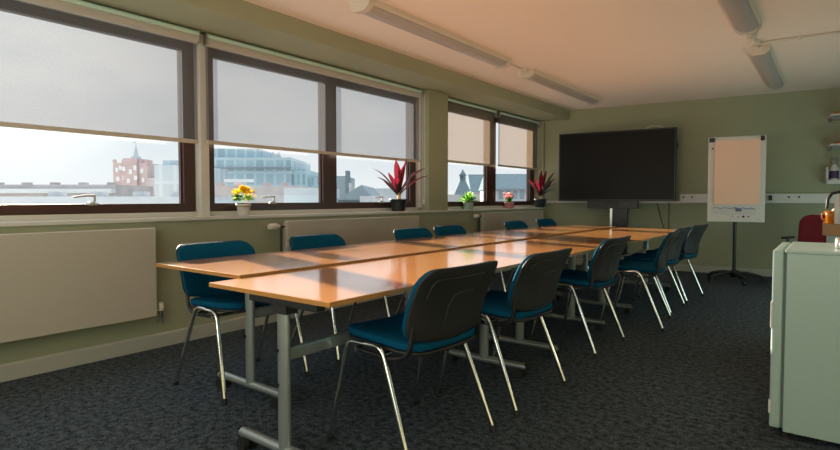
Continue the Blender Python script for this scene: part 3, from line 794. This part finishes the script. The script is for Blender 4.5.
mb = MB(); mb.box(0, .45, -.16, -.0, 0, .02); mb.box(0, .02, -.16, 0, .02, .22); mb.box(0, .45, -.015, 0, .02, .20); mb.box(0, .45, -.16, -.15, .02, .05); mb.build('caddy_tray', M['white_plastic'], o)
o = thing('bottle', 'white bottle with a dark label and grey cap in the wall caddy', 'bottle', (3.935, fy(3.935) - .095, 1.3105))
mb = MB(); mb.lathe([(.045, 0), (.05, .006), (.05, .18), (.03, .22), (.02, .24)], 18); mb.build('bottle_body', M['white_plastic'], o)
mb = MB(); mb.lathe([(.026, .235), (.034, .24), (.034, .315), (.022, .325)], 14); mb.build('cap', M['grey_cap'], o)
mb = MB(); mb.lathe([(.0515, .05), (.0515, .15)], 18); mb.build('label', M['purple'], o)

# ------------------------------------------------------------------ the town outside
GZ = -14.
mb = MB(); mb.add([(-900, -500, GZ), (-6, -500, GZ), (-6, 900, GZ), (-900, 900, GZ)], [(0, 1, 2, 3)])
tag(mb.build('ground', pbr('town_ground', (.60, .58, .55), .9)), 'grey ground of the town below the windows', 'ground', None, 'structure')
def hz(c, k=.35):                              # air haze mixed into the colours of the distant buildings
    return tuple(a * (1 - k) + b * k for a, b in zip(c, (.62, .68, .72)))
def facing(u0, u1, D):
    a, b = far_pt(u0, D), far_pt(u1, D); d = b - a
    return (a + b) / 2, d.length, math.atan2(d.y, d.x)
def block(name, label, cat, u0, u1, vt, D, mat, dep=14., extra=None, group=None):
    c, w, ang = facing(u0, u1, D)
    o = thing(name, label, cat, (c.x, c.y, GZ), ang, group)
    h = far_z(vt, D) - GZ
    m_ = MB(); m_.box(-w / 2, w / 2, 0, dep, 0, h); m_.build('wall', mat, o)
    return o, w, h
def px(u, u0, u1, w): return (u - u0) / (u1 - u0) * w - w / 2
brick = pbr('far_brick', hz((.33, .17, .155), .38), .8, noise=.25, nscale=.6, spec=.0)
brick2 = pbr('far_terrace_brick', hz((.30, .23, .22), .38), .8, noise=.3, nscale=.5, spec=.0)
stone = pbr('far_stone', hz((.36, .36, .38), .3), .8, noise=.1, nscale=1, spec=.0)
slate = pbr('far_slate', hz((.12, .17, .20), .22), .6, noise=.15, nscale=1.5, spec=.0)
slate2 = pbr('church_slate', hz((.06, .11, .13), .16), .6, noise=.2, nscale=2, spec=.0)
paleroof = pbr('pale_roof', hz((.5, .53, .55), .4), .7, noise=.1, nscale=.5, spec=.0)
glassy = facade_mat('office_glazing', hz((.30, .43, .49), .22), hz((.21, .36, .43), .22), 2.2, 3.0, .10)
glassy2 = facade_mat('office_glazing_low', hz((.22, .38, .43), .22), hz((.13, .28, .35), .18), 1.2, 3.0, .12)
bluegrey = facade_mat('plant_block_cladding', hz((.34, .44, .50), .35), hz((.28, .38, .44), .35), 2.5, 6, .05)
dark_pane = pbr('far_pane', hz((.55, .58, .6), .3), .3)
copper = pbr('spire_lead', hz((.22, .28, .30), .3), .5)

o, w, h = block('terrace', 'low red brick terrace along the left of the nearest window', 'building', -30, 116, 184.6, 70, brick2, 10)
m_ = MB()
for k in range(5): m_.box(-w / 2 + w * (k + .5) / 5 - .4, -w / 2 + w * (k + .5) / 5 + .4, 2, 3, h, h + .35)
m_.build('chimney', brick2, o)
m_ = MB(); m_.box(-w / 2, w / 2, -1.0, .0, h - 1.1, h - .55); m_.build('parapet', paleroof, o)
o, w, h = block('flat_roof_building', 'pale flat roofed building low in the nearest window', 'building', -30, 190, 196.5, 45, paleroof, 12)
for u in (30, 75, 120, 160):
    m_ = MB(); x = px(u, -30, 190, w); m_.box(x - .5, x + .5, 3, 4, h, h + .45); m_.build('roof_vent', stone, o)
# brick hall with spire
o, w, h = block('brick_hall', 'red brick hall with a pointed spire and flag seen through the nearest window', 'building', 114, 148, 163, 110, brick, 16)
m_ = MB(); a, b = px(125.5, 114, 148, w), px(139, 114, 148, w)
m_.box(a, b, -.6, 6, 0, h + .9); m_.build('gable_bay', brick, o)
m_ = MB(); c = px(132, 114, 148, w)
m_.lathe([(1.1, h + .5), (1.0, h + 1.3), (.5, h + 1.6), (.35, h + 2.4), (.08, h + 3.6)], 8, T_(c, 2, 0)); sp = m_.build('spire', copper, o)
m_ = MB(); m_.cyl((c, 2, h + 3.3), (c, 2, h + 4.6), .05, 6); m_.box(c - .55, c, 1.98, 2.02, h + 4.2, h + 4.55); m_.build('flag', stone, sp)
for k, (u, v) in enumerate(((118, 170), (121.5, 168), (126.5, 169), (133, 172), (137.5, 168), (143, 171), (119, 179), (125, 178), (131, 181), (138, 178), (144, 180))):
    m_ = MB(); x = px(u, 114, 148, w); z = far_z(v, 110) - GZ; yy = -.75 if 125.5 < u < 139 else -.15
    m_.box(x - .3, x + .3, yy, yy + .2, z - .45, z + .45); m_.build('window', dark_pane, o)
for u in (114.8, 124, 140, 147):
    m_ = MB(); x = px(u, 114, 148, w); m_.box(x - .25, x + .25, 0, .6, h, h + .7); m_.build('turret', brick, o)
block('brick_annex', 'low brick annex between the red hall and the blue grey block', 'building', 147, 158, 178, 108, brick2, 10)
o, w, h = block('plant_block', 'pale blue grey windowless block right of the red brick hall', 'building', 155, 196, 165, 95, bluegrey, 16)
m_ = MB(); m_.box(px(158, 155, 196, w), px(182, 155, 196, w), 2, 12, h, h + .95); m_.build('roof_plant', bluegrey, o)
# glass office
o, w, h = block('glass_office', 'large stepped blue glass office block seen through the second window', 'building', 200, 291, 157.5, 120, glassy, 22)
m_ = MB(); m_.box(-w / 2, px(255, 200, 291, w), 3, 20, h, h + 2.2); m_.build('upper_storey', glassy, o)
m_ = MB(); m_.box(px(291, 200, 291, w), px(306, 200, 291, w), 1, 20, 0, h - 2.7); m_.build('side_wing', glassy2, o)
m_ = MB(); m_.box(px(306, 200, 291, w), px(322, 200, 291, w), 3, 20, 0, h - 4.3); m_.build('low_wing', glassy2, o)
m_ = MB(); m_.box(px(212, 200, 291, w), px(292, 200, 291, w), -.6, 0, h - 2.5, h - 2.15); m_.build('ledge', slate, o)
m_ = MB()
for u in (263.5, 270): m_.lathe([(.55, h), (.5, h + .8), (.1, h + 1.9)], 8, T_(px(u, 200, 291, w), 8, 0))
m_.build('roof_finial', stone, o)
o, w, h = block('brick_terrace', 'pinkish brick terrace below the glass office', 'building', 200, 300, 186, 75, brick2, 10)
m_ = MB(); m_.box(px(222, 200, 300, w), px(251, 200, 300, w), 1, 1.3, h + .55, h + .98); m_.build('parapet_board', paleroof, o)
for u in (214, 233, 262, 281):
    m_ = MB(); x = px(u, 200, 300, w); m_.box(x - .5, x + .5, 2, 3, h, h + .5); m_.build('chimney', brick, o)
block('teal_shed', 'pale teal flat roofed building at the right of the second window', 'building', 284, 332, 188, 62, paleroof, 6)
# third window
o, w, h = block('slate_house', 'blue grey slate roofed house at the left of the third window', 'building', 322, 346, 176, 72, slate, 10)
m_ = MB(); m_.box(px(345.5, 322, 346, w), px(349, 322, 346, w), 0, 1.5, 0, h + .7); m_.build('chimney', slate2, o)
m_ = MB(); m_.box(px(349, 322, 346, w), px(351, 322, 346, w), 0, 1.5, 0, h - .9); m_.build('lower_chimney', stone, o)
def gable(name, label, u0, up, u1, vt, ve, D, mr, mw, dep=14):
    c, w, ang = facing(u0, u1, D); o = thing(name, label, 'building', (c.x, c.y, GZ), ang)
    he, ht = far_z(ve, D) - GZ, far_z(vt, D) - GZ; p = px(up, u0, u1, w)
    m_ = MB(); m_.box(-w / 2, w / 2, 0, dep, 0, he); m_.build('wall', mw, o)
    m_ = MB(); m_.prism([(-w / 2 - .2, he), (w / 2 + .2, he), (p, ht)], 'y', -.4, dep); m_.build('roof', mr, o)
    return o
gable('gabled_house', 'grey gabled house in the middle of the third window', 338, 362, 373, 185, 200, 55, slate, slate2)
block('long_roof', 'long pale roofed building right of the gabled house', 'building', 368, 425, 188.5, 80, paleroof, 8)
block('low_roof', 'grey green low roof in front of the long pale roofed building', 'building', 360, 430, 196, 50, stone, 8)
# church
c, w, ang = facing(452, 473, 80); o = thing('church', 'slate church with a steep pyramid roof and pointed lantern in the window past the pier', 'building', (c.x, c.y, GZ), ang)
z0, z1, z2, z3 = [far_z(v, 80) - GZ for v in (198, 181.5, 176, 169.5)]
m_ = MB(); m_.box(-w / 2, w / 2, -w / 2, w / 2, 0, z0); m_.build('wall', stone, o)
m_ = MB(); q = .45
m_.add([(-w / 2, -w / 2, z0), (w / 2, -w / 2, z0), (w / 2, w / 2, z0), (-w / 2, w / 2, z0), (-q, -q, z1), (q, -q, z1), (q, q, z1), (-q, q, z1)],
       [(0, 1, 5, 4), (1, 2, 6, 5), (2, 3, 7, 6), (3, 0, 4, 7), (4, 5, 6, 7)]); m_.build('roof', slate2, o)
m_ = MB(); m_.lathe([(.45, z1 - .1), (.45, z2), (.60, z2 + .03), (.3, z2 + .5), (.04, z3)], 8); m_.build('lantern', slate2, o)
def ridge_house(name, label, u0, u1, vt, ve, D, mr, mw, dep=12, win=()):
    c, w, ang = facing(u0, u1, D); o = thing(name, label, 'building', (c.x, c.y, GZ), ang)
    he, ht = far_z(ve, D) - GZ, far_z(vt, D) - GZ
    m_ = MB(); m_.box(-w / 2, w / 2, 0, dep, 0, he); m_.build('wall', mw, o)
    m_ = MB(); m_.prism([(-.4, he), (dep + .4, he), (dep / 2, ht + (ht - he) * .25)], 'x', -w / 2 - .2, w / 2 + .2); m_.build('roof', mr, o)
    for u in win:
        m_ = MB(); x = px(u, u0, u1, w); z = far_z(ve + 6, D) - GZ; m_.box(x - .25, x + .25, -.08, .1, z - .45, z + .45); m_.build('window', slate, o)
    return o
ridge_house('slate_hall', 'slate roofed hall directly right of the church', 471.5, 487, 177, 192, 100, slate2, brick2, 10)
block('low_houses', 'pinkish low houses in front of the church', 'building', 440, 478, 194.5, 55, brick2, 8)
# furthest window: big slate roof
ridge_house('slate_roofed_school', 'broad building with a large slate roof in the furthest window', 492, 545, 175, 189, 60, slate2, stone, 12, (501, 508, 515, 522))

# ------------------------------------------------------------------ light
sd = Vector((1, SUN_SLOPE, -SUN_TAN)).normalized()       # travel direction of the sunlight
L = bpy.data.lights.new('sun', 'SUN'); L.energy = SUN_E; L.angle = R(1.6); L.color = (1, .84, .66)
so = bpy.data.objects.new('sun', L); C.objects.link(so); so.location = (-20, 10, 10)
so.rotation_euler = sd.to_track_quat('-Z', 'Y').to_euler()

# unseen cool fill lamp added behind the camera to lift the interior
L = bpy.data.lights.new('rear_fill', 'AREA'); L.energy = 70; L.shape = 'RECTANGLE'; L.size = 4.2; L.size_y = 1.5; L.color = (.78, .97, 1)
ao = bpy.data.objects.new('rear_fill', L); C.objects.link(ao); ao.location = (2.7, YB + .06, 1.55); ao.rotation_euler = (R(120), 0, 0)

L = bpy.data.lights.new('rear_ceiling_fill', 'AREA'); L.energy = 30; L.shape = 'RECTANGLE'; L.size = 3.0; L.size_y = .5; L.color = (1, .74, .54)  # unseen warm fill lamp added to brighten the ceiling
ao = bpy.data.objects.new('rear_ceiling_fill', L); C.objects.link(ao); ao.location = (2.2, -1.0, 1.0); ao.rotation_euler = (R(150), 0, 0)
L = bpy.data.lights.new('side_fill', 'AREA'); L.energy = 17; L.shape = 'RECTANGLE'; L.size = .9; L.size_y = 3.2; L.color = (.62, 1, .98)  # unseen cool fill lamp added along the right wall for the low far wall
ao = bpy.data.objects.new('side_fill', L); C.objects.link(ao); ao.location = (RX - .04, 6.7, .72); ao.rotation_euler = (0, R(90), 0)

w = bpy.data.worlds.new('sky'); scn.world = w; w.use_nodes = True
nt = w.node_tree; nt.nodes.clear(); N = nt.nodes.new; Lk = nt.links.new
out = N('ShaderNodeOutputWorld'); bg = N('ShaderNodeBackground'); tc = N('ShaderNodeTexCoord')
mp = N('ShaderNodeMapping'); mp.inputs['Scale'].default_value = (1.6, 1.6, 4.2); mp.inputs['Location'].default_value = (.3, .1, .4)
n1 = N('ShaderNodeTexNoise'); n1.inputs['Scale'].default_value = 2.2; n1.inputs['Detail'].default_value = 7; n1.inputs['Roughness'].default_value = .55
cr = N('ShaderNodeValToRGB')
cr.color_ramp.elements[0].position = .36; cr.color_ramp.elements[0].color = (.56, .67, .76, 1)
cr.color_ramp.elements[1].position = .60; cr.color_ramp.elements[1].color = (.86, .90, .92, 1)
Lk(tc.outputs['Generated'], mp.inputs[0]); Lk(mp.outputs[0], n1.inputs['Vector']); Lk(n1.outputs['Fac'], cr.inputs[0])
# whiter towards the horizon
sp = N('ShaderNodeSeparateXYZ'); Lk(tc.outputs['Generated'], sp.inputs[0])
mr = N('ShaderNodeMapRange'); mr.inputs[1].default_value = .02; mr.inputs[2].default_value = .22; mr.inputs[3].default_value = .92; mr.inputs[4].default_value = 0.
Lk(sp.outputs[2], mr.inputs[0])
mx = N('ShaderNodeMix'); mx.data_type = 'RGBA'; mx.inputs[7].default_value = (.89, .94, .955, 1)
Lk(mr.outputs[0], mx.inputs[0]); Lk(cr.outputs[0], mx.inputs[6])
# veil of light round the sun
dt = N('ShaderNodeVectorMath'); dt.operation = 'DOT_PRODUCT'; dt.inputs[1].default_value = tuple(-sd)
nv = N('ShaderNodeVectorMath'); nv.operation = 'NORMALIZE'; Lk(tc.outputs['Generated'], nv.inputs[0]); Lk(nv.outputs[0], dt.inputs[0])
pw = N('ShaderNodeMath'); pw.operation = 'POWER'; mxm = N('ShaderNodeMath'); mxm.operation = 'MAXIMUM'; mxm.inputs[1].default_value = 0
Lk(dt.outputs['Value'], mxm.inputs[0]); Lk(mxm.outputs[0], pw.inputs[0]); pw.inputs[1].default_value = 60
gl = N('ShaderNodeMix'); gl.data_type = 'RGBA'; gl.blend_type = 'ADD'; gl.inputs[0].default_value = 1
gm = N('ShaderNodeMix'); gm.data_type = 'RGBA'; gm.inputs[6].default_value = (0, 0, 0, 1); gm.inputs[7].default_value = (.55, .52, .45, 1)
Lk(pw.outputs[0], gm.inputs[0]); Lk(mx.outputs[2], gl.inputs[6]); Lk(gm.outputs[2], gl.inputs[7])
zr = N('ShaderNodeMapRange'); zr.inputs[1].default_value = .40; zr.inputs[2].default_value = .85; zr.inputs[3].default_value = SKY_E; zr.inputs[4].default_value = SKY_E * 3
Lk(sp.outputs[2], zr.inputs[0]); Lk(zr.outputs[0], bg.inputs[1])
Lk(gl.outputs[2], bg.inputs[0]); Lk(bg.outputs[0], out.inputs[0])

scn.view_settings.view_transform = 'Standard'; scn.view_settings.look = 'None'
scn.view_settings.exposure = 0; scn.view_settings.gamma = 1
try:
    scn.cycles.use_denoising = True
    scn.cycles.max_bounces = 16; scn.cycles.diffuse_bounces = 8; scn.cycles.transparent_max_bounces = 16
    scn.cycles.sample_clamp_indirect = 6
except Exception: pass
